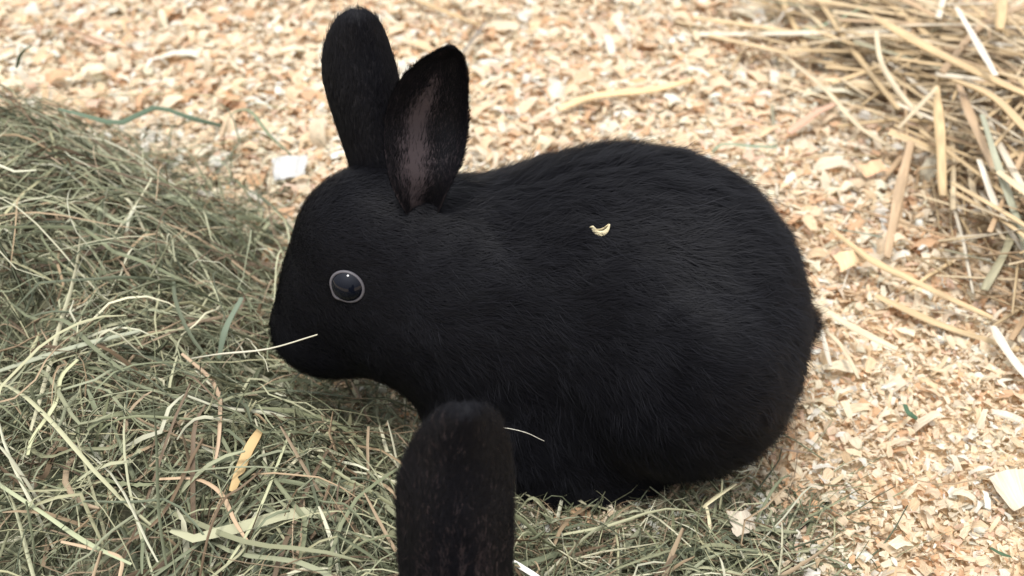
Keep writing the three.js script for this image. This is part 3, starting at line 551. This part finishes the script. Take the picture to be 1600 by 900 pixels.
{ // ear nearer the viewer, hollow turned outward
  const zz = [0.016, 0.02, 0.023, 0.026, 0.028, 0.029, 0.03, 0.03, 0.03];
  const L = [[-0.0535, 0.163, 0.018], [-0.0627, 0.1983, 0.033], [-0.0655, 0.2173, 0.03], [-0.0649, 0.2317, 0.026], [-0.0604, 0.2465, 0.027], [-0.0539, 0.2574, 0.028], [-0.0456, 0.2652, 0.028], [-0.0369, 0.2709, 0.028], [-0.0312, 0.2729, 0.028]].map(loc);
  const R = [[-0.043, 0.1642, 0.016], [-0.0335, 0.1927, 0.026], [-0.0267, 0.2057, 0.019], [-0.0235, 0.2209, 0.012], [-0.0228, 0.2367, 0.014], [-0.0226, 0.2528, 0.018], [-0.0238, 0.2639, 0.022], [-0.027, 0.2704, 0.026], [-0.0306, 0.2729, 0.028]].map(loc);
  const keep = (u, t) => clamp(0.015 + 0.9 * smooth(0.46, 0.02, u) + 0.9 * smooth(0.52, 0.86, u) + smooth(0.62, 0.95, t) + 0.6 * smooth(0.35, 0.1, t) * (u < 0.45 || u > 0.8 ? 1 : 0.1));
  buildEar(rabbit, L, R, unit([0.1, -0.25, -1]), 0.011, [0.052, 0.040, 0.043], 40000, keep, 0.6);
}
{ // far ear
  const L = [[-0.0862, 0.1533, -0.012], [-0.0933, 0.1875, -0.018], [-0.0975, 0.2046, -0.02], [-0.1017, 0.2231, -0.022], [-0.1033, 0.2354, -0.024], [-0.1021, 0.2475, -0.026], [-0.0981, 0.2581, -0.027], [-0.0924, 0.2663, -0.028], [-0.0846, 0.2709, -0.028]].map(loc);
  const R = [[-0.0589, 0.1533, -0.012], [-0.0576, 0.1875, -0.018], [-0.0587, 0.2046, -0.02], [-0.06, 0.2231, -0.022], [-0.0621, 0.2373, -0.024], [-0.0651, 0.2494, -0.026], [-0.0683, 0.2599, -0.027], [-0.0724, 0.2666, -0.028], [-0.0782, 0.2709, -0.028]].map(loc);
  buildEar(rabbit, L, R, unit([0.1, 0.1, 1]), 0.009, [0.06, 0.04, 0.042], 20000, () => 0.7, 0.5);
}
// second rabbit in the foreground: its head and body lie below the picture, one ear reaches up into it
const rabbitB = new THREE.Group(); rabbitB.name = named('rabbit'); rabbitB.position.set(-0.03, 0, 0.3); scene.add(rabbitB);
tag(rabbitB, 'second black rabbit in front, only its upright ear in sight against the hay', 'rabbit');
{
  const o = [-0.03, 0, 0.3], lc = (p) => sub(p, o);
  const f = blobField([
    [[0, 0.056, -0.085], [0.032, 0.034, 0.042]], [[0, 0.046, -0.122], [0.018, 0.020, 0.026]], [[0, 0.062, -0.03], [0.042, 0.048, 0.045]],
    [[0, 0.075, 0.06], [0.062, 0.068, 0.085]], [[0, 0.08, 0.13], [0.078, 0.078, 0.078]], [[0.06, 0.05, 0.13], [0.03, 0.045, 0.05]], [[-0.06, 0.05, 0.13], [0.03, 0.045, 0.05]],
    [[0.03, 0.012, -0.04], [0.013, 0.012, 0.03]], [[-0.03, 0.012, -0.04], [0.013, 0.012, 0.03]],
  ], 0.03);
  const g = surfaceNet(ground(f), [-0.12, -0.004, -0.17], [0.12, 0.19, 0.23], 0.004);
  mesh('body', g, coatMat, rabbitB);
  stuff(mesh('fur', growFur(g, 45000, () => [0, -0.2, 1], (p) => p[1] < 0.006 ? null : [p[2] < -0.05 ? 0.005 : 0.011, 0.22, 1, black, 0.00045]), furMat, rabbitB));
  const L = [[-0.0439, 0.0686, 0.214], [-0.0495, 0.0892, 0.211], [-0.0502, 0.111, 0.208], [-0.0499, 0.1358, 0.205], [-0.0487, 0.1512, 0.202], [-0.0452, 0.163, 0.2], [-0.0392, 0.1763, 0.2], [-0.0314, 0.1868, 0.2], [-0.0252, 0.1916, 0.2], [-0.0218, 0.1926, 0.2]].map(lc);
  const R = [[-0.0073, 0.0686, 0.214], [-0.0009, 0.0892, 0.211], [0.0006, 0.111, 0.208], [0.0008, 0.1358, 0.205], [0.0005, 0.1512, 0.202], [-0.0003, 0.1648, 0.2], [-0.0032, 0.1791, 0.2], [-0.0078, 0.1878, 0.2], [-0.0125, 0.1913, 0.2], [-0.0161, 0.1923, 0.2]].map(lc);
  buildEar(rabbitB, L, R, unit([0.05, 0.2, 1]), 0.008, [0.06, 0.04, 0.042], 42000, () => 0.6, 0.45, (u, t) => { const b = smooth(0.62, 0.3, t) * Math.exp(-(((u - 0.55) / 0.26) ** 2)); return [0.9 - 0.3 * b, mix3(black, [0.05, 0.036, 0.036], rnd() < (0.04 + 0.5 * b) * clamp(0.5 + 1.1 * noise(u * 22, t * 3, 6)) ? 1 : 0)]; });
  // the other ear lies back along its neck
  const E = [[0, 0.008], [0.02, 0.016], [0.04, 0.021], [0.06, 0.022], [0.075, 0.018], [0.085, 0.011], [0.09, 0.001]], W = (s) => E.map(([d, w]) => [0.02 + s * w, 0.082 + d * 0.55, -0.05 + d * 0.75]);
  buildEar(rabbitB, W(-1), W(1), unit([0.2, -0.75, 0.5]), 0.008, [0.06, 0.04, 0.042], 6000, () => 0.6, 0.45);
}

{ // crescent of wood shaving caught in the coat
  let at = loc([0.0394, 0.2254, 0.12]); const d = unit([0.0765, -0.5327, -0.8478]); for (let k = 0; k < 500 && bodyField(...at) > 0.0035; k++) at = add(at, d, 0.0005);
  at = add(at, RO); const n = gradient(field, loc(at)), e1 = unit(sub([1, 0, 0], n.map((v) => v * n[0]))), e2 = cross(n, e1), L = new Soup();
  const arc = [[-0.0054, 0.0012, 0.001], [-0.0042, 0.0016, 0.0005], [-0.0028, -0.0006, 0], [-0.0008, -0.0022, 0], [0.0018, -0.0021, 0], [0.0040, -0.0004, 0.0004], [0.0052, 0.0024, 0.001]].map(([a, b, c]) => add(add(add([0, 0, 0], e1, a), e2, b), n, c + 0.0012));
  stem(L, catmull(arc, 12), (t) => 0.0007 + 0.0030 * Math.sin(Math.PI * clamp(t, 0, 1)), 0.3, [0.82, 0.72, 0.46], 5, 1.2);
  const arc2 = [[-0.0026, -0.0002, 0.0008], [0.0002, -0.0004, 0.001], [0.0026, 0.0006, 0.001], [0.0048, 0.0022, 0.001]].map(([a, b, c]) => add(add(add([0, 0, 0], e1, a), e2, b), n, c + 0.0012));
  stem(L, catmull(arc2, 7), () => 0.0014, 0.3, [0.74, 0.62, 0.36], 5, 1.2);
  tag(place(mesh('wood_shaving', L.geometry(), woodMat, scene), at), 'small pale crescent of wood shaving caught in the fur on the rabbit\'s back', 'shaving');
}


renderer.render(scene, camera);
